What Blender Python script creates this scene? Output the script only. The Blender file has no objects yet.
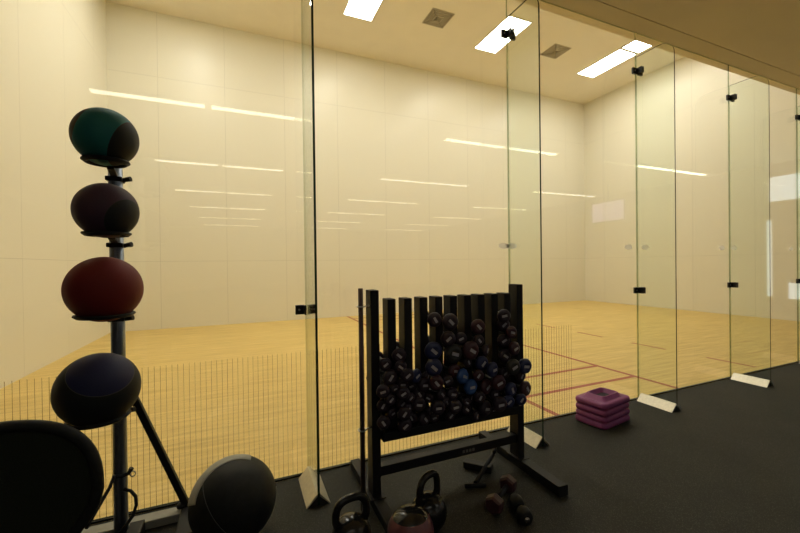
import bpy, bmesh, math, random
from mathutils import Vector, Matrix
PI = math.pi
SC = bpy.context.scene
COL = SC.collection
random.seed(4)

# ------------------------------------------------------------------ materials
def new_mat(name):
    m = bpy.data.materials.new(name); m.use_nodes = True
    nt = m.node_tree; nt.nodes.clear()
    out = nt.nodes.new('ShaderNodeOutputMaterial')
    return m, nt, out
def N(nt, t, **kw):
    n = nt.nodes.new(t)
    for k, v in kw.items():
        if k in n.inputs: n.inputs[k].default_value = v
        else: setattr(n, k, v)
    return n
def L(nt, a, b): nt.links.new(a, b)

def mat(name, col, rough=.5, metal=0, var=.12, scale=40, bump=0, spec=.5, coat=0):
    """principled material whose colour varies a little with a noise texture"""
    m, nt, out = new_mat(name)
    p = N(nt, 'ShaderNodeBsdfPrincipled')
    p.inputs['Roughness'].default_value = rough; p.inputs['Metallic'].default_value = metal
    p.inputs['Specular IOR Level'].default_value = spec
    p.inputs['Coat Weight'].default_value = coat
    tc = N(nt, 'ShaderNodeTexCoord')
    nz = N(nt, 'ShaderNodeTexNoise', Scale=scale, Detail=4.0)
    L(nt, tc.outputs['Object'], nz.inputs['Vector'])
    r = N(nt, 'ShaderNodeValToRGB')
    c = Vector(col)
    r.color_ramp.elements[0].position = .3; r.color_ramp.elements[1].position = .7
    r.color_ramp.elements[0].color = (*(c * (1 - var)), 1)
    r.color_ramp.elements[1].color = (*(c * (1 + var)), 1)
    L(nt, nz.outputs['Fac'], r.inputs['Fac']); L(nt, r.outputs['Color'], p.inputs['Base Color'])
    if bump:
        b = N(nt, 'ShaderNodeBump', Strength=bump, Distance=.002)
        L(nt, nz.outputs['Fac'], b.inputs['Height']); L(nt, b.outputs['Normal'], p.inputs['Normal'])
    L(nt, p.outputs[0], out.inputs['Surface'])
    return m

def emit(name, col, s):
    m, nt, out = new_mat(name)
    e = N(nt, 'ShaderNodeEmission', Color=(*col, 1), Strength=s)
    L(nt, e.outputs[0], out.inputs['Surface'])
    return m

def glass(name, tint, boost=1.0):
    """thin clear glass: straight-through transmission and Fresnel reflection"""
    m, nt, out = new_mat(name)
    t = N(nt, 'ShaderNodeBsdfTransparent', Color=(*tint, 1))
    g = N(nt, 'ShaderNodeBsdfGlossy', Roughness=0.0)
    geo = N(nt, 'ShaderNodeNewGeometry')
    mr = N(nt, 'ShaderNodeMapRange'); mr.inputs['To Min'].default_value = 1.5; mr.inputs['To Max'].default_value = 1 / 1.5
    L(nt, geo.outputs['Backfacing'], mr.inputs['Value'])
    f = N(nt, 'ShaderNodeFresnel'); L(nt, mr.outputs[0], f.inputs['IOR'])
    mu = N(nt, 'ShaderNodeMath', operation='MULTIPLY'); mu.inputs[1].default_value = boost
    L(nt, f.outputs[0], mu.inputs[0])
    x = N(nt, 'ShaderNodeMixShader')
    L(nt, mu.outputs[0], x.inputs[0]); L(nt, t.outputs[0], x.inputs[1]); L(nt, g.outputs[0], x.inputs[2])
    L(nt, x.outputs[0], out.inputs['Surface'])
    return m

def panel_mat(name, col, axis):
    """smooth laminate panels with hairline joints; axis = which horizontal object axis runs along the wall"""
    m, nt, out = new_mat(name)
    tc = N(nt, 'ShaderNodeTexCoord'); sep = N(nt, 'ShaderNodeSeparateXYZ'); cmb = N(nt, 'ShaderNodeCombineXYZ')
    L(nt, tc.outputs['Object'], sep.inputs[0])
    ad = N(nt, 'ShaderNodeMath', operation='ADD'); ad.inputs[1].default_value = 2.34
    L(nt, sep.outputs['Z'], ad.inputs[0])
    a2 = N(nt, 'ShaderNodeMath', operation='ADD'); a2.inputs[1].default_value = 2.7
    L(nt, sep.outputs[axis], a2.inputs[0])
    L(nt, a2.outputs[0], cmb.inputs['X']); L(nt, ad.outputs[0], cmb.inputs['Y'])
    br = N(nt, 'ShaderNodeTexBrick', offset=0.0, squash=1.0)
    br.inputs['Scale'].default_value = 1; br.inputs['Brick Width'].default_value = 1.22
    br.inputs['Row Height'].default_value = 3.70; br.inputs['Mortar Size'].default_value = .0035
    br.inputs['Mortar Smooth'].default_value = .3
    c = Vector(col)
    br.inputs['Color1'].default_value = (*c, 1); br.inputs['Color2'].default_value = (*(c * .985), 1)
    br.inputs['Mortar'].default_value = (*(c * .74), 1)
    L(nt, cmb.outputs[0], br.inputs['Vector'])
    p = N(nt, 'ShaderNodeBsdfPrincipled', Roughness=.32)
    p.inputs['Specular IOR Level'].default_value = .35
    L(nt, br.outputs['Color'], p.inputs['Base Color']); L(nt, p.outputs[0], out.inputs['Surface'])
    return m

def wood_mat():
    m, nt, out = new_mat('court_maple')
    tc = N(nt, 'ShaderNodeTexCoord')
    br = N(nt, 'ShaderNodeTexBrick', offset=.37, offset_frequency=2, squash=1.0)
    br.inputs['Scale'].default_value = 1; br.inputs['Brick Width'].default_value = .9
    br.inputs['Row Height'].default_value = .057; br.inputs['Mortar Size'].default_value = .0008
    br.inputs['Color1'].default_value = (.75, .56, .20, 1); br.inputs['Color2'].default_value = (.70, .51, .17, 1)
    br.inputs['Mortar'].default_value = (.58, .41, .13, 1)
    L(nt, tc.outputs['Object'], br.inputs['Vector'])
    mp = N(nt, 'ShaderNodeMapping'); mp.inputs['Scale'].default_value = (1.1, 16, 1)
    L(nt, tc.outputs['Object'], mp.inputs['Vector'])
    nz = N(nt, 'ShaderNodeTexNoise', Scale=1.6, Detail=5.0); L(nt, mp.outputs[0], nz.inputs['Vector'])
    r = N(nt, 'ShaderNodeValToRGB')
    r.color_ramp.elements[0].position = .32; r.color_ramp.elements[0].color = (.80, .77, .70, 1)
    r.color_ramp.elements[1].position = .62; r.color_ramp.elements[1].color = (1.05, 1.05, 1.05, 1)
    L(nt, nz.outputs['Fac'], r.inputs['Fac'])
    mx = N(nt, 'ShaderNodeMix', data_type='RGBA', blend_type='MULTIPLY'); mx.inputs[0].default_value = 1
    L(nt, br.outputs['Color'], mx.inputs[6]); L(nt, r.outputs['Color'], mx.inputs[7])
    p = N(nt, 'ShaderNodeBsdfPrincipled', Roughness=.42); p.inputs['Specular IOR Level'].default_value = .3
    L(nt, mx.outputs[2], p.inputs['Base Color']); L(nt, p.outputs[0], out.inputs['Surface'])
    return m

def rubber_mat():
    m, nt, out = new_mat('rubber_tile')
    tc = N(nt, 'ShaderNodeTexCoord')
    vo = N(nt, 'ShaderNodeTexVoronoi', Scale=160.0); L(nt, tc.outputs['Object'], vo.inputs['Vector'])
    r = N(nt, 'ShaderNodeValToRGB')
    r.color_ramp.elements[0].position = .10; r.color_ramp.elements[0].color = (.13, .125, .10, 1)
    r.color_ramp.elements[1].position = .30; r.color_ramp.elements[1].color = (.031, .031, .026, 1)
    L(nt, vo.outputs['Distance'], r.inputs['Fac'])
    nz = N(nt, 'ShaderNodeTexNoise', Scale=3.0, Detail=6.0); L(nt, tc.outputs['Object'], nz.inputs['Vector'])
    r2 = N(nt, 'ShaderNodeValToRGB')
    r2.color_ramp.elements[0].color = (.7, .7, .7, 1); r2.color_ramp.elements[1].color = (1.25, 1.25, 1.2, 1)
    L(nt, nz.outputs['Fac'], r2.inputs['Fac'])
    mx = N(nt, 'ShaderNodeMix', data_type='RGBA', blend_type='MULTIPLY'); mx.inputs[0].default_value = 1
    L(nt, r.outputs['Color'], mx.inputs[6]); L(nt, r2.outputs['Color'], mx.inputs[7])
    b = N(nt, 'ShaderNodeBump', Strength=.5, Distance=.002); L(nt, vo.outputs['Distance'], b.inputs['Height'])
    p = N(nt, 'ShaderNodeBsdfPrincipled', Roughness=.75); p.inputs['Specular IOR Level'].default_value = .25
    L(nt, mx.outputs[2], p.inputs['Base Color']); L(nt, b.outputs['Normal'], p.inputs['Normal'])
    L(nt, p.outputs[0], out.inputs['Surface'])
    return m

def translucent(name, col):
    m, nt, out = new_mat(name)
    d = N(nt, 'ShaderNodeBsdfDiffuse', Color=(*col, 1)); t = N(nt, 'ShaderNodeBsdfTranslucent', Color=(*col, 1))
    x = N(nt, 'ShaderNodeMixShader'); x.inputs[0].default_value = .7
    L(nt, d.outputs[0], x.inputs[1]); L(nt, t.outputs[0], x.inputs[2]); L(nt, x.outputs[0], out.inputs['Surface'])
    return m

def tinted(name, col):
    m, nt, out = new_mat(name)
    t = N(nt, 'ShaderNodeBsdfTransparent', Color=(*col, 1)); L(nt, t.outputs[0], out.inputs['Surface'])
    return m

def ball_mat(name, main, side, axis, cut, bump=.3, seam=(.03, .03, .03)):
    """rubber ball whose two caps (along a local axis) have another colour"""
    m, nt, out = new_mat(name)
    tc = N(nt, 'ShaderNodeTexCoord')
    dot = N(nt, 'ShaderNodeVectorMath', operation='DOT_PRODUCT'); dot.inputs[1].default_value = axis
    nm = N(nt, 'ShaderNodeVectorMath', operation='NORMALIZE')
    L(nt, tc.outputs['Object'], nm.inputs[0]); L(nt, nm.outputs[0], dot.inputs[0])
    ab = N(nt, 'ShaderNodeMath', operation='ABSOLUTE'); L(nt, dot.outputs['Value'], ab.inputs[0])
    r = N(nt, 'ShaderNodeValToRGB'); r.color_ramp.interpolation = 'CONSTANT'
    e = r.color_ramp.elements
    e[0].position = 0; e[0].color = (*main, 1); e[1].position = cut; e[1].color = (*seam, 1)
    k = e.new(cut + .012); k.color = (*side, 1)
    L(nt, ab.outputs[0], r.inputs['Fac'])
    nz = N(nt, 'ShaderNodeTexNoise', Scale=220.0); L(nt, tc.outputs['Object'], nz.inputs['Vector'])
    b = N(nt, 'ShaderNodeBump', Strength=bump, Distance=.001); L(nt, nz.outputs['Fac'], b.inputs['Height'])
    p = N(nt, 'ShaderNodeBsdfPrincipled', Roughness=.62); p.inputs['Specular IOR Level'].default_value = .3
    L(nt, r.outputs['Color'], p.inputs['Base Color']); L(nt, b.outputs['Normal'], p.inputs['Normal'])
    L(nt, p.outputs[0], out.inputs['Surface'])
    return m

M = dict(
    wall_far=panel_mat('court_wall_panels_long', (.82, .79, .665), 'X'),
    wall_side=panel_mat('court_wall_panels_short', (.82, .79, .665), 'Y'),
    court_ceiling=mat('court_ceiling_paint', (.86, .79, .65), .8, var=.02, scale=3),
    wood=wood_mat(), line=mat('red_court_line', (.36, .075, .035), .5, var=.08, scale=12),
    rubber=rubber_mat(),
    gym_ceiling=mat('gym_ceiling_paint', (.84, .75, .58), .85, var=.03, scale=2),
    gym_wall=mat('gym_wall_paint', (.45, .38, .27), .85, var=.04, scale=3),
    glass=glass('clear_wall_glass', (.985, .99, .985)),
    fin_glass=glass('green_tinted_fin_glass', (.962, .99, .968)),
    glass_edge=mat('dark_green_glass_edge', (.012, .035, .02), .15, var=.2, scale=20),
    etched=tinted('faint_etched_line', (.72, .68, .60)),
    dot=translucent('white_painted_reflection', (.97, .97, .95)),  # pale colour standing in for a lamp's reflection in the glass
    joint=tinted('pale_green_joint', (.62, .68, .58)),
    clamp=mat('black_clamp_metal', (.008, .008, .009), .35, var=.2),
    screw=mat('pale_screw_metal', (.5, .5, .5), .3, 1, var=.1),
    foot=mat('brushed_foot_aluminium', (.62, .58, .46), .36, .55, var=.08, scale=60),
    foot_end=mat('dark_foot_end', (.03, .03, .03), .5),
    black=mat('black_powder_coat', (.010, .010, .011), .55, var=.2, spec=.3, bump=.1, scale=90),
    black_soft=mat('black_vinyl', (.010, .011, .010), .6, var=.25, bump=.2, spec=.3),
    mesh=mat('dark_grey_mesh_fabric', (.018, .022, .014), .85, var=.3, scale=250, bump=.4, spec=.2),
    steel=mat('blue_grey_steel_tube', (.22, .25, .31), .32, .75, var=.08),
    chrome=mat('chrome', (.6, .6, .6), .15, 1, var=.04),
    rustbar=mat('dark_maroon_steel_bar', (.10, .065, .06), .4, .6, var=.15),
    grey=mat('pale_grey_vinyl', (.34, .33, .28), .6, var=.06),
    grey_print=mat('grey_print', (.46, .44, .48), .6, var=.35, scale=300),
    dim_print=mat('dim_grey_print', (.10, .10, .10), .6, var=.2, scale=200),
    purple=mat('purple_foam_plastic', (.27, .06, .20), .5, var=.08, spec=.35),
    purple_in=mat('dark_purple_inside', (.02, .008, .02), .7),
    light_frame=mat('white_light_frame', (.75, .72, .62), .5, var=.03),
    vent=mat('beige_vent_metal', (.42, .36, .25), .5, var=.04),
    vent_in=mat('dim_vent_inside', (.16, .135, .09), .7),
    lamp=emit('court_light_diffuser', (1.0, .96, .84), 19.5),
    strip=emit('gym_strip_light', (1.0, .96, .82), 7.8),
    tv=emit('tv_picture', (.62, .50, .85), 1.6),
    day=emit('daylight_pane', (.85, .93, 1.0), 1.7),
    exit=emit('red_lit_sign', (1.0, .10, .04), 2.0),
)
HEADC = {
    'dark purple': mat('dark_purple_neoprene', (.030, .017, .028), .42, var=.15),
    'maroon': mat('maroon_neoprene', (.058, .018, .026), .42, var=.15),
    'navy': mat('navy_neoprene', (.018, .026, .095), .42, var=.15),
    'blue': mat('blue_neoprene', (.035, .10, .30), .42, var=.12),
    'black': mat('black_neoprene', (.022, .022, .020), .42, var=.15),
}

# ------------------------------------------------------------------ mesh helpers
class MB:
    def __init__(self): self.bm = bmesh.new(); self.mats = []
    def _mi(self, m):
        if m is None: return 0
        if m not in self.mats: self.mats.append(m)
        return self.mats.index(m)
    def _fin(self, geom, m, smooth):
        i = self._mi(m)
        for f in geom: f.material_index = i; f.smooth = smooth
    def box(self, c, s, m=None, rot=None, bevel=0, seg=2):
        g = bmesh.ops.create_cube(self.bm, size=1.0); vs = g['verts']
        for v in vs: v.co = Vector((v.co.x * s[0], v.co.y * s[1], v.co.z * s[2]))
        if bevel:
            es = list({e for v in vs for e in v.link_edges})
            r = bmesh.ops.bevel(self.bm, geom=es, offset=bevel, segments=seg, profile=.5, affect='EDGES')
            vs = list({v for f in r['faces'] for v in f.verts} | {v for v in vs if v.is_valid})
        R_ = rot if rot else Matrix.Identity(3)
        for v in vs: v.co = R_ @ v.co + Vector(c)
        fs = {f for v in vs for f in v.link_faces}
        self._fin(fs, m, bool(bevel) and seg > 2)
        return self
    def bar(self, a, b, w, h, m=None, bevel=.003):
        a, b = Vector(a), Vector(b); d = (b - a)
        x = d.normalized(); up = Vector((0, 0, 1)) if abs(x.z) < .95 else Vector((0, 1, 0))
        y = up.cross(x).normalized(); z = x.cross(y)
        R_ = Matrix((x, y, z)).transposed()
        return self.box((a + b) / 2, (d.length, w, h), m, R_, bevel)
    def tube(self, pts, r, m=None, seg=12, closed=False, caps=True):
        pts = [Vector(p) for p in pts]; n = len(pts); rings = []
        rr = r if isinstance(r, (list, tuple)) else [r] * n
        prev = None
        for i, p in enumerate(pts):
            if closed: t = (pts[(i + 1) % n] - pts[i - 1]).normalized()
            else: t = (pts[min(i + 1, n - 1)] - pts[max(i - 1, 0)]).normalized()
            if prev is None:
                up = Vector((0, 0, 1)) if abs(t.z) < .9 else Vector((1, 0, 0))
                u = t.cross(up).normalized()
            else:
                u = (prev - t * prev.dot(t)).normalized()
            prev = u; w = t.cross(u)
            rings.append([self.bm.verts.new(p + rr[i] * (math.cos(2 * PI * k / seg) * u + math.sin(2 * PI * k / seg) * w)) for k in range(seg)])
        fs = []
        for i in range(n if closed else n - 1):
            A, B = rings[i], rings[(i + 1) % n]
            for k in range(seg):
                fs.append(self.bm.faces.new((A[k], A[(k + 1) % seg], B[(k + 1) % seg], B[k])))
        self._fin(fs, m, True)
        if caps and not closed:
            c = [self.bm.faces.new(rings[0][::-1]), self.bm.faces.new(rings[-1])]
            self._fin(c, m, False)
        return self
    def lathe(self, prof, m=None, seg=24, origin=(0, 0, 0), axis='Z', rot=None):
        rings = []; fs = []
        def put(x, y, z):
            v = Vector((x, y, z)) if axis == 'Z' else (Vector((x, z, y)) if axis == 'Y' else Vector((z, x, y)))
            if rot: v = rot @ v
            return self.bm.verts.new(v + Vector(origin))
        for r, z in prof:
            if r < 1e-6: rings.append([put(0, 0, z)])
            else: rings.append([put(r * math.cos(2 * PI * k / seg), r * math.sin(2 * PI * k / seg), z) for k in range(seg)])
        for A, B in zip(rings, rings[1:]):
            for k in range(seg):
                a0, a1 = A[k % len(A)], A[(k + 1) % len(A)]; b0, b1 = B[k % len(B)], B[(k + 1) % len(B)]
                q = []
                for v in (a0, a1, b1, b0):
                    if v not in q: q.append(v)
                if len(q) > 2: fs.append(self.bm.faces.new(q))
        self._fin(fs, m, True)
        return self
    def prism(self, poly, d0, d1, m=None, axis='X', m_side=None, m_last=None):
        """extrude a closed 2-D outline between d0 and d1; faces of the outline m, the rim m_side"""
        def put(p, d):
            if axis == 'X': return self.bm.verts.new((d, p[0], p[1]))
            if axis == 'Y': return self.bm.verts.new((p[0], d, p[1]))
            return self.bm.verts.new((p[0], p[1], d))
        A = [put(p, d0) for p in poly]; B = [put(p, d1) for p in poly]
        self._fin([self.bm.faces.new(A[::-1]), self.bm.faces.new(B)], m, False)
        n = len(poly)
        sides = [self.bm.faces.new((A[i], A[(i + 1) % n], B[(i + 1) % n], B[i])) for i in range(n)]
        self._fin(sides, m_side or m, False)
        if m_last: self._fin(sides[-1:], m_last, False)
        return self
    def sphere(self, c, r, m=None, seg=32, rings=20, sq=(1, 1, 1), rot=None):
        g = bmesh.ops.create_uvsphere(self.bm, u_segments=seg, v_segments=rings, radius=r)
        for v in g['verts']:
            p = Vector((v.co.x * sq[0], v.co.y * sq[1], v.co.z * sq[2]))
            v.co = (rot @ p if rot else p) + Vector(c)
        self._fin({f for v in g['verts'] for f in v.link_faces}, m, True)
        return self
    def mesh(self, name):
        bmesh.ops.recalc_face_normals(self.bm, faces=self.bm.faces)
        me = bpy.data.meshes.new(name); self.bm.to_mesh(me); self.bm.free()
        for m in self.mats: me.materials.append(m)
        return me
    def build(self, name, parent=None, label=None, loc=None):
        o = bpy.data.objects.new(name, self.mesh(name)); COL.objects.link(o)
        if parent: o.parent = parent
        if loc: o.location = loc
        if label: o['label'] = label
        return o

def tag(o, label=None, cat=None, group=None, kind=None):
    if label: o['label'] = label
    if cat: o['category'] = cat
    if group: o['group'] = group
    if kind: o['kind'] = kind
    return o
def thing(name, loc, label, cat, group=None, rot=(0, 0, 0)):
    o = bpy.data.objects.new(name, None); COL.objects.link(o); o.empty_display_size = .1
    o.location = loc; o.rotation_euler = rot
    return tag(o, label, cat, group)
def struct(mb, name): return tag(mb.build(name), kind='structure')
def kids(o): return [c for c in COL.objects if c.parent == o]
def copy_tree(o, loc, label=None, rot=None, scale=None):
    c = o.copy(); COL.objects.link(c); c.location = loc
    if label: c['label'] = label
    if rot: c.rotation_euler = rot
    if scale: c.scale = scale
    for k in kids(o):
        d = k.copy(); COL.objects.link(d); d.parent = c
        for g in kids(k):
            e = g.copy(); COL.objects.link(e); e.parent = d
    return c

# ------------------------------------------------------------------ the place (metres, floor z = 0, glass wall at y = 0)
XL, XR, YB, H = -2.31, 10.305, 6.544, 6.353
ZG = 3.305                         # top of the glass wall = underside of the gym ceiling
GX0, GX1, GY = -6.0, 10.6, -19.5   # gym

struct(MB().box(((XL + XR) / 2, (YB + .06) / 2 - .006, -.05), (XR - XL + .2, YB + .072, .1), M['wood']), 'floor')
struct(MB().box(((GX0 + GX1) / 2, (GY - .012) / 2, -.05), (GX1 - GX0 + .2, -GY - .012, .1), M['rubber']), 'floor_gym')
struct(MB().box(((XL + XR) / 2, YB + .06, H / 2), (XR - XL + .24, .12, H), M['wall_far']), 'wall_far')
struct(MB().box((XL - .06, YB / 2, H / 2), (.12, YB, H), M['wall_side']), 'wall_left')
struct(MB().box((XR + .06, YB / 2, H / 2), (.12, YB, H), M['wall_side']), 'wall_right')
struct(MB().box(((XL + XR) / 2, YB / 2, H + .05), (XR - XL + .24, YB + .24, .1), M['court_ceiling']), 'ceiling')
struct(MB().box(((XL + XR) / 2, .0, (ZG + .1 + H) / 2), (XR - XL, .14, H - ZG - .1), M['wall_far']), 'wall_upper')
# gym ceiling: a soffit along the glass and, one hairline step further, the field
struct(MB().box(((GX0 + GX1) / 2, -.04, ZG + .05), (GX1 - GX0, .24, .1), M['gym_ceiling']), 'trim_soffit')
struct(MB().box(((GX0 + GX1) / 2, (GY - .165) / 2, ZG + .0515), (GX1 - GX0, -GY - .165, .1), M['gym_ceiling']), 'ceiling_gym')
struct(MB().box((GX0 - .06, GY / 2, ZG / 2), (.12, -GY, ZG + .2), M['gym_wall']), 'wall_gym_left')
struct(MB().box((GX1 + .06, GY / 2, ZG / 2), (.12, -GY, ZG + .2), M['gym_wall']), 'wall_gym_right')
struct(MB().box(((GX0 + GX1) / 2, GY - .06, ZG / 2), (GX1 - GX0, .12, ZG + .2), M['gym_wall']), 'wall_gym_rear')
struct(MB().box(((GX0 + XL) / 2 - .06, .0, ZG / 2), (XL - GX0 - .12, .12, ZG), M['gym_wall']), 'wall_gym_corner')

# red court lines (painted strips on the wood)
def court_line(x0, x1, y0, y1, z=.0012):
    return MB().box(((x0 + x1) / 2, (y0 + y1) / 2, z / 2), (x1 - x0, y1 - y0, z), M['line'])
XS = XL + 6.096 + .15; XQ = XL + 4.572 + .12
lines = [('short_line', XS - .05, XS, .02, YB - .01), ('service_line', XQ - .05, XQ, .02, YB - .01)]
for nm, a, b, c, d in lines: struct(court_line(a, b, c, d), 'trim_' + nm)
for y in (.457, .914, YB - .457, YB - .914):
    struct(court_line(XQ, XS - .05, y - .02, y + .03, .001), 'trim_service_box_line')
XD = XS + 1.55
mb = MB(); y = .10
while y < YB - .5:
    mb.box((XD, y + .25, .0006), (.04, .50, .0012), M['line']); y += 1.0
struct(mb, 'trim_receiving_line')

# ------------------------------------------------------------------ glass wall
JX = [-1.11, .355, 1.86, 3.297, 4.757, 6.185, 7.64, 9.08]
ED = [XL + .005] + JX + [XR - .005]
T = .012
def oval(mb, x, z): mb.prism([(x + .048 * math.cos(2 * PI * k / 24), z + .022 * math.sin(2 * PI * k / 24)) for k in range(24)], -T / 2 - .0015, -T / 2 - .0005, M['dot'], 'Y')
for i, (a, b) in enumerate(zip(ED, ED[1:])):
    a += .002; b -= .002
    mb = MB(); mb.prism([(a, .010), (b, .010), (b, ZG - .002), (a, ZG - .002)], -T / 2, T / 2, M['glass'], 'Y', M['joint'])
    w = struct(mb, 'window_%d' % (i + 1))
    if b < 3.4:                                     # fine upright lines over the lower part of the pane
        mb = MB(); x = a + .012; top = .735
        while x < b - .008:
            if x > 2.5: break
            mb.box((x, -T / 2 - .0004, (.014 + top) / 2), (.0026, .0006, top - .014), M['etched']); x += .0262
        mb.build('line_pattern', w)
    for zc in (1.372,):  # lamp reflections beside each joint, painted as white ovals on the pane
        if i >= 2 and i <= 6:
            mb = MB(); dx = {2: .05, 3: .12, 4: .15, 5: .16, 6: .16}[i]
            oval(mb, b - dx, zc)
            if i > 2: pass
            mb.build('painted_reflection', w, 'small oval white dot, a painted lamp reflection')
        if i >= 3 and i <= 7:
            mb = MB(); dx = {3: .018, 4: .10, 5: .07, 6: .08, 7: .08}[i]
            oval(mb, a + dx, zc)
            mb.build('painted_reflection', w, 'small oval white dot, a painted lamp reflection')
struct(MB().box(((XL + XR) / 2, 0, .005), (XR - XL, .020, .010), M['clamp']), 'trim_sill_channel')

FD = .328; FT = 3.08; FR = .12
def fin_profile():
    p = [(-.008, .006), (-FD, .006), (-FD, FT - FR)]
    for k in range(1, 9):
        a = PI / 2 * k / 8; p.append((-FD + FR - FR * math.cos(a), FT - FR + FR * math.sin(a)))
    p.append((-.008, FT))
    return p
def make_fin():
    r = thing('glass_fin', (0, 0, 0), '', 'glass panel', 'upright glass fins bracing the glass wall')
    MB().prism(fin_profile(), -.006, .006, M['fin_glass'], 'X', M['glass_edge'], M['joint']).build('glass_pane', r)
    f = MB()                                        # folded metal shoe, a long tent on the floor
    w, h = .062, .062
    f.prism([(-w, 0), (-w + .006, 0), (0, h - .008), (w - .006, 0), (w, 0), (.007, h), (-.007, h)], -FD + .004, -.03, M['foot'], 'Y')
    fo = f.build('metal_shoe', r)
    g = MB(); g.prism([(-w + .012, .0), (w - .012, .0), (0, h - .014)], -FD + .010, -.04, M['foot_end'], 'Y')
    g.build('shoe_core', fo, 'black end of the metal shoe')
    for zc in (.985, 2.945):
        c = MB()
        c.box((-.038, -.016, zc), (.05, .018, .055), M['clamp'], bevel=.002).box((.038, -.016, zc), (.05, .018, .055), M['clamp'], bevel=.002)
        c.box((-.012, -.040, zc), (.009, .055, .055), M['clamp'], bevel=.002).box((.012, -.040, zc), (.009, .055, .055), M['clamp'], bevel=.002)
        co = c.build('clamp', r)
        for x in (-.042, .042):
            MB().lathe([(0, 0), (.006, 0), (.006, .003), (0, .003)], M['screw'], 10, (x, -.028, zc), 'Y').build('screw', co)
    return r
fin0 = make_fin()
fin_labels = ['frameless glass fin at the far left beyond the chair, mostly out of view',
    'glass fin seen edge-on between the ball tower and the weights rack, front edge dark green',
    'glass fin with rounded top directly behind the right end of the weights rack',
    'glass fin on a metal shoe just right of the purple step risers',
    'glass fin on a pale metal shoe, second from the right edge of the photo',
    'glass fin cut off by the right edge of the photo',
    'glass fin beyond the right edge, seventh along the wall', 'glass fin beyond the right edge, last along the wall']
for i, x in enumerate(JX[1:7]):
    o = fin0 if i == 0 else copy_tree(fin0, (0, 0, 0))
    o.location = (x, 0, 0); o['label'] = fin_labels[i + 1]

# ------------------------------------------------------------------ court ceiling fittings
def make_troffer():
    r = thing('ceiling_light', (0, 0, 0), '', 'ceiling light', 'light panels in the court ceiling')
    mb = MB(); w, l, t = .58, 1.23, .018
    for s in (-1, 1):
        mb.box((s * (w / 2 + .01), 0, 0), (.02, l + .04, t), M['light_frame']); mb.box((0, s * (l / 2 + .01), 0), (w, .02, t), M['light_frame'])
    mb.build('frame', r)
    MB().box((0, 0, .004), (w, l, .008), M['lamp']).build('diffuser', r)
    return r
t0 = make_troffer()
spots = [(2.29, 4.55, 'light panel in the court ceiling cut by the top edge, leftmost in view'),
         (5.46, 4.56, 'light panel in the court ceiling behind the top of the glass fin'),
         (8.74, 4.53, 'court ceiling light near the far right corner, farther of two end to end'),
         (8.73, 3.235, 'light panel in the court ceiling partly hidden by the soffit'),
         (-.9, 4.55, 'light panel in the court ceiling outside the frame'), (-.9, 2.80, 'light panel in the court ceiling outside the frame'),
         (2.29, 2.80, 'light panel in the court ceiling outside the frame'), (5.46, 2.80, 'light panel in the court ceiling outside the frame')]
for i, (x, y, lb) in enumerate(spots):
    o = t0 if i == 0 else copy_tree(t0, (0, 0, 0)); o.location = (x, y, H - .009); o['label'] = lb
def make_vent():
    r = thing('ceiling_vent', (0, 0, 0), '', 'ceiling vent', 'air vents in the court ceiling')
    mb = MB()
    for k in range(5):
        s = .50 - .1 * k; h = .012 + .004 * k; w = .028 if k < 4 else .05
        for sg in (-1, 1):
            mb.box((sg * (s / 2 - w / 2), 0, -h / 2), (w, s, h), M['vent']); mb.box((0, sg * (s / 2 - w / 2), -h / 2), (s, w, h), M['vent'])
    mb.build('louvre', r)
    MB().box((0, 0, -.003), (.49, .49, .006), M['vent_in']).build('backing', r)
    return r
v0 = make_vent(); v0.location = (3.85, 4.58, H); v0['label'] = 'square air vent in the court ceiling, left one, between two light panels'
copy_tree(v0, (7.08, 4.58, H), 'square air vent in the court ceiling, right one, nearer the far corner')
mb = MB(); mb.tube([(0, 0, 0), (0, 0, -.05)], .02, M['screw'], 12); mb.lathe([(0, -.05), (.035, -.052), (.03, -.058), (0, -.06)], M['screw'], 14)
o = mb.build('sprinkler_head', loc=(6.55, 3.2, H)); tag(o, 'tiny dark sprinkler head in the court ceiling between vent and soffit', 'sprinkler')

# ------------------------------------------------------------------ gym ceiling strip lights (seen mirrored in the glass)
def make_strip():
    r = thing('strip_light', (0, 0, 0), '', 'strip light', 'strip lights of the gym ceiling')
    MB().box((0, 0, -.018), (1.20, .13, .036), M['light_frame'], bevel=.004).build('housing', r)
    MB().box((0, 0, -.038), (1.16, .10, .006), M['strip']).build('diffuser', r)
    return r
s0 = make_strip(); first = True
for cxx in (-.35, 4.30, 8.95):
    for j in range(6):
        for sg in (-1, 1):
            x = cxx + sg * .62; y = -3.05 - 3.01 * j
            if x < GX0 + .7: continue
            o = s0 if first else copy_tree(s0, (0, 0, 0)); first = False
            o.location = (x, y, ZG + .002); o['label'] = 'white strip light on the gym ceiling behind the viewer'

# gym television, seen mirrored
t = thing('television', (9.0, -4.72, 2.58), 'flat television hung from the gym ceiling, mirrored faintly in the glass', 'television')
MB().box((.03, 0, 0), (.05, .98, .56), M['black'], bevel=.004).build('casing', t)
MB().box((.002, 0, 0), (.004, .92, .50), M['tv']).build('screen', t)
MB().tube([(.04, 0, .27), (.04, 0, .73)], .02, M['black'], 10).build('ceiling_pole', t)
# gym windows in the right wall, seen mirrored
for i, (y0, y1, z0, z1) in enumerate([(-2.05, -.75, 2.50, 3.02), (-1.75, -.75, .42, .80), (-2.10, -2.02, .45, 2.1)]):
    w = struct(MB().box((GX1 - .006, (y0 + y1) / 2, (z0 + z1) / 2), (.012, y1 - y0 + .06, z1 - z0 + .06), M['light_frame']), 'window_%d' % (i + 20))
    MB().box((GX1 - .014, (y0 + y1) / 2, (z0 + z1) / 2), (.004, y1 - y0, z1 - z0), M['day']).build('pane', w)

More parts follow.
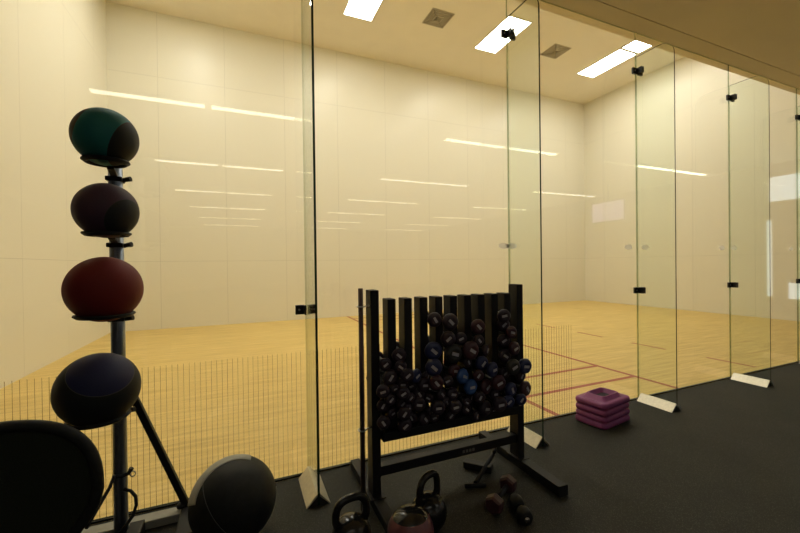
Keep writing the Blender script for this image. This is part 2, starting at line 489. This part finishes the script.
# ------------------------------------------------------------------ ball tower on the left
PX, PY = -.515, -.205
t = thing('ball_rack', (PX, PY, 0), 'tall steel pole rack holding four medicine balls on ring trays', 'ball rack')
P = lambda x, y, z: (x - PX, y - PY, z)
mb = MB()
pr = [(.027 * math.cos(a), .030 * math.sin(a)) for a in [2 * PI * k / 24 for k in range(24)]]
mb.prism(pr, .03, 1.74, M['steel'], 'Z')
mb.box((.0, -.0285, .9), (.012, .006, 1.6), M['steel'], bevel=.001).box((0, .0285, .9), (.012, .006, 1.6), M['steel'], bevel=.001)
po = mb.build('pole', t)
for f in po.data.polygons: f.use_smooth = True
mb = MB(); mb.prism([(a * 1.08, b * 1.08) for a, b in pr], 1.735, 1.75, M['black'], 'Z'); mb.build('pole_cap', po)
mb = MB().bar(P(-.530, -.135, .775), P(-.262, -.135, .055), .03, .03, M['black']); mb.build('brace', t)
mb = MB().box(P(-.44, -.135, .022), (.52, .07, .04), M['grey'], bevel=.004); mb.build('base_bar', t, 'grey flat bar on the floor')
mb = MB().box(P(-.235, -.235, .03), (.10, .26, .055), M['black'], bevel=.005)
mb.box(P(-.46, -.34, .03), (.06, .34, .055), M['black'], bevel=.005); mb.build('base_foot', t)
mb = MB().lathe([(0, .055), (.022, .055), (.022, .068), (.012, .074), (0, .074)], M['black'], 14, P(-.285, -.135, 0)); mb.build('knob', t)
balls = [  # x, y, z, R, ring r, tilt
    (-.502, -.38, 1.780, .1142, .070), (-.503, -.38, 1.479, .112, .072), (-.514, -.38, 1.157, .133, .092), (-.540, -.38, .751, .1444, .096)]
for x, y, z, R_, rr in balls:
    zc = z - math.sqrt((R_ + .004) ** 2 - rr ** 2) - .004
    mb = MB(); ring = [P(x + rr * math.cos(2 * PI * k / 32), y + rr * math.sin(2 * PI * k / 32), zc) for k in range(32)]
    mb.tube(ring, .0065, M['black'], 8, closed=True)
    mb.lathe([(rr, -.010), (rr + .012, .0), (rr + .010, .006), (rr - .004, -.004)], M['black'], 32, P(x, y, zc))
    tr = mb.build('ring_tray', t)
    zl = zc - .012
    mb = MB().bar(P(x, y + rr * .8, zl), P(PX, PY - .02, zl - .012), .026, .012, M['black'])
    mb.build('tray_arm', tr)
    mb = MB().box(P(PX, PY - .002, zl - .026), (.062, .066, .020), M['black'], bevel=.004)
    mb.tube([P(PX + .03, PY - .01, zl - .028), P(PX + .062, PY - .02, zl - .022)], [.009, .012], M['black'], 12)
    mb.build('collar', tr)
def rub_ball(name, i, m, rot, label):
    x, y, z, R_, rr = balls[i]
    o = MB().sphere((0, 0, 0), R_, m, 48, 32).build(name, loc=(x, y, z)); o.rotation_euler = rot
    return tag(o, label, 'medicine ball', 'medicine balls on the pole rack')
rub_ball('medicine_ball', 0, ball_mat('teal_black_rubber', (.014, .15, .145), (.018, .018, .015), (.89, -.10, -.38), .52), (0, 0, 0), 'teal and black medicine ball, topmost on the pole rack')
rub_ball('medicine_ball', 1, ball_mat('plum_black_rubber', (.060, .030, .050), (.016, .017, .018), (.79, -.49, -.38), .72), (0, 0, 0), 'dark plum and black medicine ball, second from the top of the rack')
rub_ball('medicine_ball', 2, ball_mat('red_rubber', (.17, .014, .012), (.17, .014, .012), (0, 0, 1), .995, seam=(.11, .015, .012)), (0, 0, 0), 'plain red medicine ball, third from the top of the rack')
rub_ball('medicine_ball', 3, ball_mat('navy_black_rubber', (.010, .011, .012), (.014, .016, .060), (.27, -.58, .77), .66, seam=(.06, .06, .065)), (0, 0, 0), 'black and navy medicine ball, lowest on the pole rack')

# clip cord round the pole
t = thing('clip_cord', (PX + .02, -.25, .3), 'thin black cord with snap hook looped round the ball rack pole', 'cord')
Q = lambda x, y, z: (x - PX - .02, y + .25, z - .3)
mb = MB().tube([Q(-.575, -.42, .215), Q(-.568, -.38, .235), Q(-.552, -.34, .262), Q(-.53, -.30, .30), Q(-.522, -.265, .33), Q(-.50, -.255, .318), Q(-.475, -.25, .322), Q(-.462, -.25, .345)], [.006, .009, .008, .007, .009, .007, .008, .010], M['black'], 10)
mb.build('strap', t)
mb = MB().tube([Q(-.49, -.25, .255), Q(-.465, -.26, .248), Q(-.445, -.27, .225), Q(-.440, -.28, .19), Q(-.452, -.29, .15), Q(-.475, -.30, .12), Q(-.50, -.31, .09)], .007, M['black'], 10)
mb.build('cable_loop', t)
mb = MB().tube([Q(-.458 + .010 * math.cos(a), -.25, .318 + .012 * math.sin(a)) for a in [2 * PI * k / 12 for k in range(12)]], .0025, M['screw'], 6, closed=True)
mb.build('hook', t)

# ------------------------------------------------------------------ black low chair at the lower left
CX, CY, CZ = -.768, -.60, .452
def sup(a, rx, rzt, rzb, n=2.5):
    c, s = math.cos(a), math.sin(a)
    return (abs(c) ** (2 / n) * rx * (1 if c >= 0 else -1), abs(s) ** (2 / n) * (rzt if s >= 0 else rzb) * (1 if s >= 0 else -1))
def outline(k, n=56):
    pts = []
    for i in range(n):
        x, z = sup(2 * PI * i / n, .305, .285, .270, 2.6)
        if z < 0: x *= 1 - .42 * (z / -.270) ** 1.5
        pts.append((x * k, z * k))
    return pts
t = thing('low_chair', (CX, CY, 0), 'low black chair with rounded mesh back, cut off by the lower left corner', 'chair')
mb = MB().tube([(x, 0, CZ + z) for x, z in outline(.93)], .020, M['black_soft'], 12, closed=True); fr = mb.build('back_frame', t)
mb = MB(); mb.prism([(x, CZ + z) for x, z in outline(.91)], -.008, .010, M['mesh'], 'Y'); mb.build('back_mesh', t)
mb = MB().bar((-.20, -.016, CZ + .20), (-.07, -.016, CZ + .205), .008, .016, M['black']); mb.build('label_tab', t)
mb = MB()
for s in (-1, 1): mb.tube([(s * .12, .03, .42), (s * .17, .035, .33), (s * .20, .02, .22), (s * .19, -.05, .17)], .012, M['grey'] if s > 0 else M['black'], 10)
mb.build('back_support', t)
mb = MB().box((0, -.27, .20), (.44, .42, .06), M['black_soft'], bevel=.025, seg=3); mb.build('seat', t)
for sx in (-1, 1):
    for y in (-.08, -.44):
        MB().tube([(sx * .17, y, .175), (sx * .21, y * 1.06, .0)], [.014, .011], M['black'], 10).build('leg', t)

# wall ball on the floor
FBX, FBY, FR_ = -.0426, -.405, .183
t = thing('wall_ball', (FBX, FBY, FR_), 'large black leather ball with pale grey stripe on the floor beside the pole rack', 'exercise ball')
mb = MB(); mb.sphere((0, 0, 0), FR_, M['black_soft'], 64, 40)
wb = mb.build('ball_shell', t)
def stripe(n, lo, hi, half, name, m, tdir):
    """a panel strip lying on the ball: between two latitudes about axis n, +-half radians about tdir"""
    n = Vector(n).normalized(); u = Vector(tdir); u = (u - n * u.dot(n)).normalized(); w = n.cross(u)
    mb = MB(); rows = []
    for i in range(9):
        la = lo + (hi - lo) * i / 8; row = []
        for k in range(41):
            a = -half + 2 * half * k / 40
            row.append(mb.bm.verts.new((n * math.sin(la) + (u * math.cos(a) + w * math.sin(a)) * math.cos(la)) * (FR_ + .0015)))
        rows.append(row)
    mb._fin([mb.bm.faces.new((A[k], A[k + 1], B[k + 1], B[k])) for A, B in zip(rows, rows[1:]) for k in range(40)], m, True)
    o = mb.build(name, t); sm = o.modifiers.new('solid', 'SOLIDIFY'); sm.thickness = .0015; sm.offset = 0
    return o
SN = Vector((.10, -.86, .48)).normalized()
stripe(-SN, -.56, .02, .95, 'grey_stripe', M['grey'], (-.42, 0, .90))
stripe(-SN, -.30, .06, .6, 'grey_stripe', M['grey'], (.80, 0, -.55))
stripe(Vector((.75, -.2, .6)), -.006, .006, 3.14, 'seam', M['dim_print'], (0, 0, 1))

# ------------------------------------------------------------------ dumbbell rack
RX0, RX1, RY = .628, 1.562, -.42
PW, PD = .046, .080
pitch = (RX1 - RX0) / 10
t = thing('weights_rack', (RX0, RY, 0), 'black steel rack of eleven upright slats filled with small dumbbells', 'dumbbell rack')
R0 = lambda x, y, z: (x - RX0, y - RY, z)
for x in (RX0, RX1):
    MB().box(R0(x, RY, (1.113 + .045) / 2), (PW, PD, 1.113 - .045), M['black'], bevel=.003).build('post', t)
    ye = -.774 if x == RX1 else -.690
    f = MB().box(R0(x, (ye - .05) / 2, .032), (.058, -ye - .05, .044), M['black'], bevel=.003)
    f.box(R0(x, (ye - .05) / 2, .004), (.05, -ye - .06, .008), M['black'])
    f.box(R0(x, -.425, .0545), (.080, .12, .005), M['black'])
    fo = f.build('foot_bar', t)
    MB().box(R0(x, ye - .004, .030), (.062, .012, .058), M['black_soft'], bevel=.003).build('end_cap', fo)
for k in range(1, 10):
    x = RX0 + pitch * k
    MB().box(R0(x, RY, (1.064 + .39) / 2), (PW, PD, 1.064 - .39), M['black'], bevel=.003).build('slat', t)
MB().box(R0((RX0 + RX1) / 2, RY, .368), (RX1 - RX0 - PW, .16, .045), M['black'], bevel=.003).build('shelf', t)
ra = MB().box(R0((RX0 + RX1) / 2, RY, .168), (RX1 - RX0 - PW, .046, .05), M['black'], bevel=.003).build('rail', t)
mb = MB()
for k in range(4): mb.box(R0(1.16 + .022 * k, RY - .0235, .168), (.015, .001, .016), M['dim_print'])
mb.build('maker_mark', ra, 'small dim grey lettering')
for zz in (1.033, .408):
    mb = MB()
    ring = [R0(.556 + .020 * math.cos(a), -.45 + .020 * math.sin(a), zz) for a in [2 * PI * k / 16 for k in range(16)]]
    mb.tube(ring, .004, M['screw'], 8, closed=True); mb.tube([R0(.575, -.448, zz), R0(.604, -.44, zz)], .004, M['screw'], 8)
    mb.build('bar_holder', t)

t = thing('body_bar', (.556, -.45, 0), 'slim dark steel bar standing upright at the left of the weights rack', 'exercise bar')
MB().tube([(0, 0, .06), (0, 0, 1.125)], .0125, M['rustbar'], 16).build('shaft', t)
MB().tube([(0, 0, .0), (0, 0, .065)], .0145, M['black'], 16).build('end_cap', t)

# dumbbells: pixel list of the front heads -> positions on the rack
CAM = dict(f=373.56, yaw=.40336, pit=-.0061588, rol=-.0121956, loc=Vector((0, -2.26507, 1.24492)))
def cam_axes():
    cy, sy, cp, sp = math.cos(CAM['yaw']), math.sin(CAM['yaw']), math.cos(CAM['pit']), math.sin(CAM['pit'])
    f = Vector((sy * cp, cy * cp, sp)); r = Vector((cy, -sy, 0)); u = r.cross(f)
    cr, sr = math.cos(CAM['rol']), math.sin(CAM['rol'])
    return cr * r + sr * u, -sr * r + cr * u, f
AR, AU, AF = cam_axes()

# x, height, radius, colour of every front head (metres, measured along the rack front)
HEADS = [(0.6683, -0.4896, 0.7387, 0.0339, 'dark purple'), (0.6764, -0.5294, 0.6824, 0.0404, 'dark purple'), (0.6373, -0.5391, 0.6209, 0.0349, 'dark purple'),
 (0.6799, -0.5235, 0.5698, 0.0325, 'dark purple'), (0.6547, -0.4895, 0.532, 0.0339, 'dark purple'), (0.7001, -0.4836, 0.4816, 0.0299, 'dark purple'),
 (0.6468, -0.5151, 0.4568, 0.0349, 'dark purple'), (0.7433, -0.496, 0.7779, 0.0382, 'dark purple'), (0.7365, -0.53, 0.7279, 0.0329, 'dark purple'),
 (0.7539, -0.5705, 0.6935, 0.0358, 'dark purple'), (0.7615, -0.4881, 0.6236, 0.033, 'dark purple'), (0.737, -0.5566, 0.6019, 0.0346, 'dark purple'),
 (0.7602, -0.4881, 0.5251, 0.033, 'dark purple'), (0.7456, -0.5463, 0.4967, 0.0357, 'dark purple'), (0.7588, -0.5204, 0.4236, 0.0384, 'dark purple'),
 (0.9465, -0.5, 0.9471, 0.0408, 'dark purple'), (1.0372, -0.5087, 0.9306, 0.0465, 'dark purple'), (0.9323, -0.5123, 0.7857, 0.0489, 'navy'),
 (0.9086, -0.5614, 0.7131, 0.0457, 'navy'), (1.0101, -0.537, 0.8469, 0.0415, 'dark purple'), (1.117, -0.4916, 0.8293, 0.0353, 'dark purple'),
 (1.0476, -0.519, 0.7608, 0.0533, 'black'), (1.1495, -0.5301, 0.7689, 0.0527, 'maroon'), (1.2208, -0.5033, 0.8897, 0.0429, 'maroon'),
 (1.233, -0.4901, 0.8084, 0.0343, 'dark purple'), (1.277, -0.4905, 0.7478, 0.0346, 'dark purple'), (1.0641, -0.4989, 0.6593, 0.0401, 'maroon'),
 (1.0908, -0.538, 0.6368, 0.0421, 'blue'), (1.1554, -0.5173, 0.5647, 0.0443, 'blue'), (1.2422, -0.5036, 0.681, 0.0431, 'navy'),
 (1.2797, -0.5464, 0.6517, 0.0437, 'navy'), (1.1948, -0.5414, 0.6293, 0.0325, 'maroon'), (1.1576, -0.4868, 0.6935, 0.0321, 'dark purple'),
 (0.9222, -0.5602, 0.6303, 0.0409, 'maroon'), (0.8672, -0.5243, 0.6165, 0.0371, 'dark purple'), (0.8141, -0.5358, 0.6734, 0.0367, 'navy'),
 (0.8559, -0.4891, 0.5601, 0.0336, 'dark purple'), (0.8383, -0.524, 0.5208, 0.0369, 'dark purple'), (0.8798, -0.4943, 0.4261, 0.0371, 'dark purple'),
 (0.9817, -0.4929, 0.5411, 0.0361, 'dark purple'), (0.9307, -0.5578, 0.5004, 0.0393, 'dark purple'), (0.9467, -0.4833, 0.4184, 0.0292, 'dark purple'),
 (1.0527, -0.4962, 0.5333, 0.0383, 'dark purple'), (1.0343, -0.5564, 0.488, 0.0384, 'dark purple'), (1.0459, -0.4858, 0.4121, 0.0314, 'dark purple'),
 (1.0055, -0.5337, 0.6226, 0.0314, 'dark purple'), (1.1463, -0.4867, 0.4324, 0.032, 'dark purple'), (1.1725, -0.4843, 0.4916, 0.0304, 'dark purple'),
 (1.2031, -0.5415, 0.5072, 0.0326, 'dark purple'), (1.2572, -0.5064, 0.4247, 0.045, 'dark purple'), (1.2628, -0.5065, 0.5465, 0.0451, 'maroon'),
 (1.3359, -0.4911, 0.49, 0.0349, 'dark purple'), (1.3161, -0.565, 0.4591, 0.0441, 'dark purple'), (1.3193, -0.5496, 0.5733, 0.0458, 'maroon'),
 (1.4382, -0.5059, 0.5042, 0.0447, 'navy'), (1.3965, -0.5428, 0.4543, 0.0374, 'navy'), (1.3787, -0.5332, 0.9438, 0.039, 'dark purple'),
 (1.4024, -0.4972, 0.8871, 0.0389, 'dark purple'), (1.4234, -0.537, 0.8463, 0.0375, 'maroon'), (1.4012, -0.4972, 0.7944, 0.0389, 'dark purple'),
 (1.4418, -0.5367, 0.751, 0.0413, 'maroon'), (1.4086, -0.4973, 0.7042, 0.039, 'dark purple'), (1.4173, -0.5569, 0.653, 0.0466, 'black'),
 (1.5085, -0.5492, 0.6455, 0.0455, 'navy'), (1.5413, -0.5099, 0.4978, 0.0473, 'maroon'), (1.481, -0.5502, 0.4558, 0.0343, 'navy'),
 (1.5146, -0.5081, 0.5759, 0.0343, 'dark purple'), (1.4139, -0.4891, 0.6013, 0.0336, 'dark purple'), (0.7812, -0.5039, 0.6721, 0.0315, 'maroon'),
 (0.6855, -0.4829, 0.6095, 0.0277, 'dark purple'), (0.7871, -0.5251, 0.5616, 0.0284, 'dark purple'), (0.818, -0.4891, 0.6083, 0.0284, 'dark purple'),
 (0.7775, -0.5185, 0.5038, 0.0266, 'dark purple'), (0.6997, -0.5299, 0.6216, 0.0246, 'dark purple'), (0.9001, -0.4845, 0.6437, 0.0306, 'dark purple'),
 (0.9175, -0.4827, 0.5281, 0.0273, 'dark purple'), (0.9041, -0.5242, 0.4725, 0.0256, 'dark purple'), (0.8156, -0.4898, 0.4434, 0.0301, 'dark purple'),
 (1.1344, -0.512, 0.4798, 0.025, 'dark purple'), (0.9944, -0.5249, 0.506, 0.0278, 'dark purple'), (1.1874, -0.5192, 0.3987, 0.0289, 'dark purple'),
 (1.3264, -0.4823, 0.3875, 0.0258, 'dark purple')]
def head_profile(s):
    # rounded, slightly faceted neoprene end: outer face domed, inner side tapering to the handle
    return [(0, -.30), (.18, -.30), (.30, -.27), (.70, -.22), (.93, -.08), (1.0, .12), (.96, .34), (.80, .52), (.55, .60), (.50, .605), (.46, .585), (0, .585)]
def head_mesh(m, seg=24):
    mb = MB(); mb.lathe([(r, -z) for r, z in head_profile(1)], m, seg, (0, 0, 0), 'Y')
    me = mb.mesh('weight_head')
    for v in me.vertices:                       # six soft flats round the rim
        r = math.hypot(v.co.x, v.co.z)
        if r > .6:
            a = math.atan2(v.co.z, v.co.x); k = 1 - .035 * (1 - math.cos(6 * a)) * .5
            v.co.x *= k; v.co.z *= k
    return me
HM = {c: head_mesh(m) for c, m in HEADC.items()}
mb = MB(); mb.tube([(0, -1, 0), (0, 1, 0)], 1, None, 14); hmesh = mb.mesh('handle')
mb = MB(); mb.box((0, -.597, 0), (.80, .018, .34), M['grey_print'], bevel=.008, seg=2); markmesh = mb.mesh('number_mark')
HANDM = {}
def ordinal(n): return ['first', 'second', 'third', 'fourth', 'fifth', 'sixth', 'seventh', 'eighth', 'ninth', 'tenth', 'eleventh', 'twelfth'][n - 1]
items = []
gaps = [RX0 + pitch * (k + .5) for k in range(10)]
for (x, y, z, r, c) in HEADS:
    g = min(range(10), key=lambda k: abs(gaps[k] - x + .0))
    items.append(dict(x=x, y=y, z=z, r=r, c=c, g=g))
for g in range(10):
    colm = sorted([i for i in items if i['g'] == g], key=lambda i: -i['z'])
    for n, i in enumerate(colm): i['rank'] = n; i['of'] = len(colm)
def head_objs(par, c, loc, rotz, flip, r, ang, marked):
    h = bpy.data.objects.new('weight_head', HM[c]); COL.objects.link(h); h.parent = par
    h.location = loc; h.scale = (r, r, r)
    h.rotation_euler = (0, 0, rotz + (PI if flip else 0))
    if marked:
        k = bpy.data.objects.new('number_mark', markmesh); COL.objects.link(k); k.parent = h
        k.rotation_euler = (0, ang, 0); k['label'] = 'small pale grey printed number'
    return h
for i in items:
    size = 'large' if i['r'] > .042 else ('medium' if i['r'] > .034 else 'small')
    side = 'slot %s from the left' % ordinal(i['g'] + 1) if i['g'] < 5 else 'slot %s from the right' % ordinal(10 - i['g'])
    side = ('the %s slot from the left' % ordinal(i['g'] + 1)) if i['g'] < 5 else ('the %s slot from the right' % ordinal(10 - i['g']))
    if i['rank'] == 0: pos = 'topmost in its column'
    elif i['rank'] == i['of'] - 1: pos = 'lowest in its column'
    else: pos = '%s from the top' % ordinal(i['rank'] + 1)
    px, py = gaps[i['g']], RY
    front = Vector((i['x'], i['y'], i['z'])); piv = Vector((px, py, i['z']))
    d = piv - front; dz = math.atan2(-d.x, d.y); half = d.length
    t = thing('dumbbell', piv, '%s %s dumbbell in %s, %s' % (size, i['c'], side, pos), 'dumbbell', 'small dumbbells filling the rack slots')
    t.rotation_euler = (0, 0, dz)
    h = bpy.data.objects.new('handle', hmesh); COL.objects.link(h); h.parent = t; h.scale = (.012, half, .012)
    if not h.data.materials: h.data.materials.append(HEADC['black'])
    r = i['r']; ang = random.uniform(-1.2, 1.2)
    head_objs(t, i['c'], (0, -half, 0), 0, False, r, ang, True)
    head_objs(t, i['c'], (0, half, 0), 0, True, r, ang, False)

# ------------------------------------------------------------------ floor equipment in front of the rack
def kettlebell(loc, rz, R_, hw, hh, label, tilt=(0, 0)):
    t = thing('kettlebell', loc, label, 'kettlebell', None, (tilt[0], tilt[1], rz))
    zc = R_ * .93
    prof = [(0, 0), (R_ * .55, 0), (R_ * .62, .004)]
    for k in range(1, 15):
        a = -PI / 2 + .72 + (PI - .72) * k / 14
        prof.append((max(R_ * math.cos(a), 0) if k < 14 else 0, zc + R_ * math.sin(a)))
    MB().lathe(prof, M['gloss'], 36).build('bell', t)
    b = zc + R_ * .72; top = hh
    pts = []
    for k in range(25):
        a = PI * k / 24
        pts.append((-hw * math.copysign(abs(math.cos(a)) ** .75, math.cos(a)), 0, b + .015 + (top - b - .015) * abs(math.sin(a)) ** .6))
    pts = [(-hw * .72, 0, b - .03)] + pts + [(hw * .72, 0, b - .03)]
    MB().tube(pts, [.019] + [.0165] * 25 + [.019], M['gloss'], 14).build('handle', t)
    return t
M['gloss'] = mat('glossy_black_iron', (.010, .010, .010), .18, .0, var=.2, spec=.4, coat=.1)
M['gloss_pink'] = mat('dusty_pink_vinyl', (.17, .06, .07), .35, var=.08)
kettlebell((.425, -.70, 0), math.radians(6), .085, .070, .240, 'glossy black kettlebell with wide handle standing left of the other, by the rack foot')
kettlebell((.80, -.70, 0), math.radians(24), .085, .066, .250, 'black kettlebell with its handle turned edge-on, behind the pink and black ball')
t = thing('weighted_ball', (.655, -.812, .1005), 'small glossy ball, black above and dusty pink below, on the floor beside a kettlebell', 'weighted ball')
mb = MB()
cap = [(.100 * math.cos(a), .100 * math.sin(a)) for a in [PI / 2 - (PI / 2 - .70) * k / 14 for k in range(15)]]
cap = [(0 if i == 0 else r, z) for i, (r, z) in enumerate(cap)]
mb.lathe(cap, M['gloss'], 40, rot=Matrix.Rotation(math.radians(-4), 3, 'X')); mb.build('black_cap', t)
mb = MB(); low = [(.0995 * math.cos(a), .0995 * math.sin(a)) for a in [.71 - (PI / 2 + .71) * k / 18 for k in range(19)]]
low[-1] = (0, low[-1][1])
mb.lathe(low, M['gloss_pink'], 40, rot=Matrix.Rotation(math.radians(-4), 3, 'X')); mb.build('pink_half', t)

M['maroon_v'] = mat('maroon_vinyl', (.055, .018, .022), .5, var=.12)
def loose_dumbbell(a, b, r, m, cm, label, seg=6, hub=False):
    a, b = Vector(a), Vector(b); mid = (a + b) / 2; d = b - a; ln = d.length
    t = thing('dumbbell', mid, label, 'dumbbell', None, (0, 0, math.atan2(d.y, d.x)))
    MB().tube([(-ln / 2, 0, 0), (ln / 2, 0, 0)], .013, cm, 14).build('handle', t)
    for s in (-1, 1):
        mb = MB(); w = .030
        prof = [(0, -w), (r * .8, -w), (r, -w * .6), (r, w * .6), (r * .8, w), (0, w)]
        rot = Matrix.Rotation(PI / 6 if seg == 6 else 0, 3, 'X')
        mb.lathe(prof, m, seg if seg > 6 else 6, (s * ln / 2, 0, 0), 'X', rot)
        h = mb.build('weight_head', t)
        for f in h.data.polygons: f.use_smooth = seg > 6
        if hub:
            g = MB(); g.lathe([(0, 0), (r * .42, 0), (r * .34, .008), (0, .010)] if s > 0 else [(0, 0), (r * .42, 0), (r * .34, -.008), (0, -.010)], M['chrome'], 16, (s * (ln / 2 + w), 0, 0), 'X'); g.build('hub', h)
    return t
loose_dumbbell((1.150, -.735, .042), (1.325, -.625, .042), .046, M['maroon_v'], M['black'], 'maroon hexagonal dumbbell lying on the floor in front of the rack')
loose_dumbbell((1.232, -.855, .036), (1.262, -.765, .036), .036, M['black_soft'], M['chrome'], 'short black round dumbbell with chrome hub on the floor, nearest the viewer', 20, True)
t = thing('push_up_stand', (1.315, -.42, 0), 'black crossed metal bars lying on the floor under the right end of the rack', 'push-up stand')
mb = MB().tube([(-.13, -.10, .022), (.10, .05, .060), (.135, .075, .085)], .012, M['black'], 12); mb.build('bar', t)
mb = MB().bar((-.075, .10, .026), (.035, -.03, .030), .055, .04, M['black'], .006); mb.build('block', t)
mb = MB().tube([(-.19, -.085, .013), (-.08, -.125, .013)], .012, M['black'], 12); mb.build('foot', t)
mb = MB().tube([(.10, .035, .085), (.16, .10, .085)], .011, M['black'], 12); mb.build('grip', t)

# step risers
def riser_shape(w, d, r, n=7):
    pts = []
    for cx, cy, a0 in ((w / 2 - r, d / 2 - r, 0), (-w / 2 + r, d / 2 - r, PI / 2), (-w / 2 + r, -d / 2 + r, PI), (w / 2 - r, -d / 2 + r, 1.5 * PI)):
        for k in range(n + 1):
            a = a0 + PI / 2 * k / n; pts.append((cx + r * math.cos(a), cy + r * math.sin(a)))
    return pts
def loft(mb, levels, m, smooth=True):
    rings = []
    for w, d, r, z in levels: rings.append([mb.bm.verts.new((x, y, z)) for x, y in riser_shape(w, d, r)])
    fs = []
    for A, B in zip(rings, rings[1:]):
        n = len(A); fs += [mb.bm.faces.new((A[k], A[(k + 1) % n], B[(k + 1) % n], B[k])) for k in range(n)]
    mb._fin(fs, m, smooth); return rings
def make_riser():
    r = thing('step_riser', (0, 0, 0), '', 'step riser', 'stacked purple step risers')
    mb = MB(); W, D = .375, .255
    lv = [(.15, .08, .02, .033), (W - .10, D - .06, .03, .033), (W - .10, D - .06, .03, .002), (W - .03, D - .03, .03, .002), (W - .010, D - .010, .035, .004), (W, D, .04, .014), (W, D, .04, .030), (W - .012, D - .012, .035, .042),
          (W - .04, D - .04, .03, .046), (W - .13, D - .085, .03, .047), (W - .155, D - .105, .03, .073), (W - .17, D - .115, .03, .077), (W - .185, D - .13, .025, .074), (W - .195, D - .14, .025, .042), (.15, .08, .02, .040)]
    rings = loft(mb, lv, M['purple'])
    mb.build('body', r)
    mb = MB()
    mb.box((0, 0, .038), (W - .198, D - .143, .007), M['purple_in'], bevel=.003); mb.build('socket', r)
    mb = MB()
    for s in (-1, 1): mb.box((s * (W / 2 - .03), 0, .0465), (.012, .10, .004), M['purple'], bevel=.0018)
    mb.build('grip_ridge', r)
    return r
ri = make_riser(); RXC, RYC, RA = 2.606, -.185, math.radians(10)
names = ['bottom', 'second from the bottom', 'third from the bottom', 'top']
for k in range(4):
    o = ri if k == 0 else copy_tree(ri, (0, 0, 0), None)
    o.location = (RXC + .003 * (k % 2), RYC, .0482 * k); o.rotation_euler = (0, 0, RA + .02 * (k % 3 - 1))
    o['label'] = 'purple plastic step riser, %s of the stack by the glass' % names[k]

# ------------------------------------------------------------------ camera, world, output
cam = bpy.data.cameras.new('camera'); co = bpy.data.objects.new('camera', cam); COL.objects.link(co)
cam.sensor_width = 36; cam.lens = CAM['f'] / 800 * 36; cam.clip_start = .02
m4 = Matrix((AR, AU, -AF)).transposed().to_4x4(); m4.translation = CAM['loc']
co.matrix_world = m4
SC.camera = co
w = bpy.data.worlds.new('world'); SC.world = w; w.use_nodes = True
w.node_tree.nodes['Background'].inputs[0].default_value = (.05, .05, .05, 1)
SC.view_settings.view_transform = 'Standard'; SC.view_settings.look = 'None'
SC.view_settings.gamma = 1; SC.view_settings.use_curve_mapping = False
SC.view_settings.exposure = 0.05
SC.cycles.transparent_max_bounces = 24
SC.cycles.max_bounces = 10
SC.cycles.diffuse_bounces = 6
SC.cycles.sample_clamp_indirect = 6
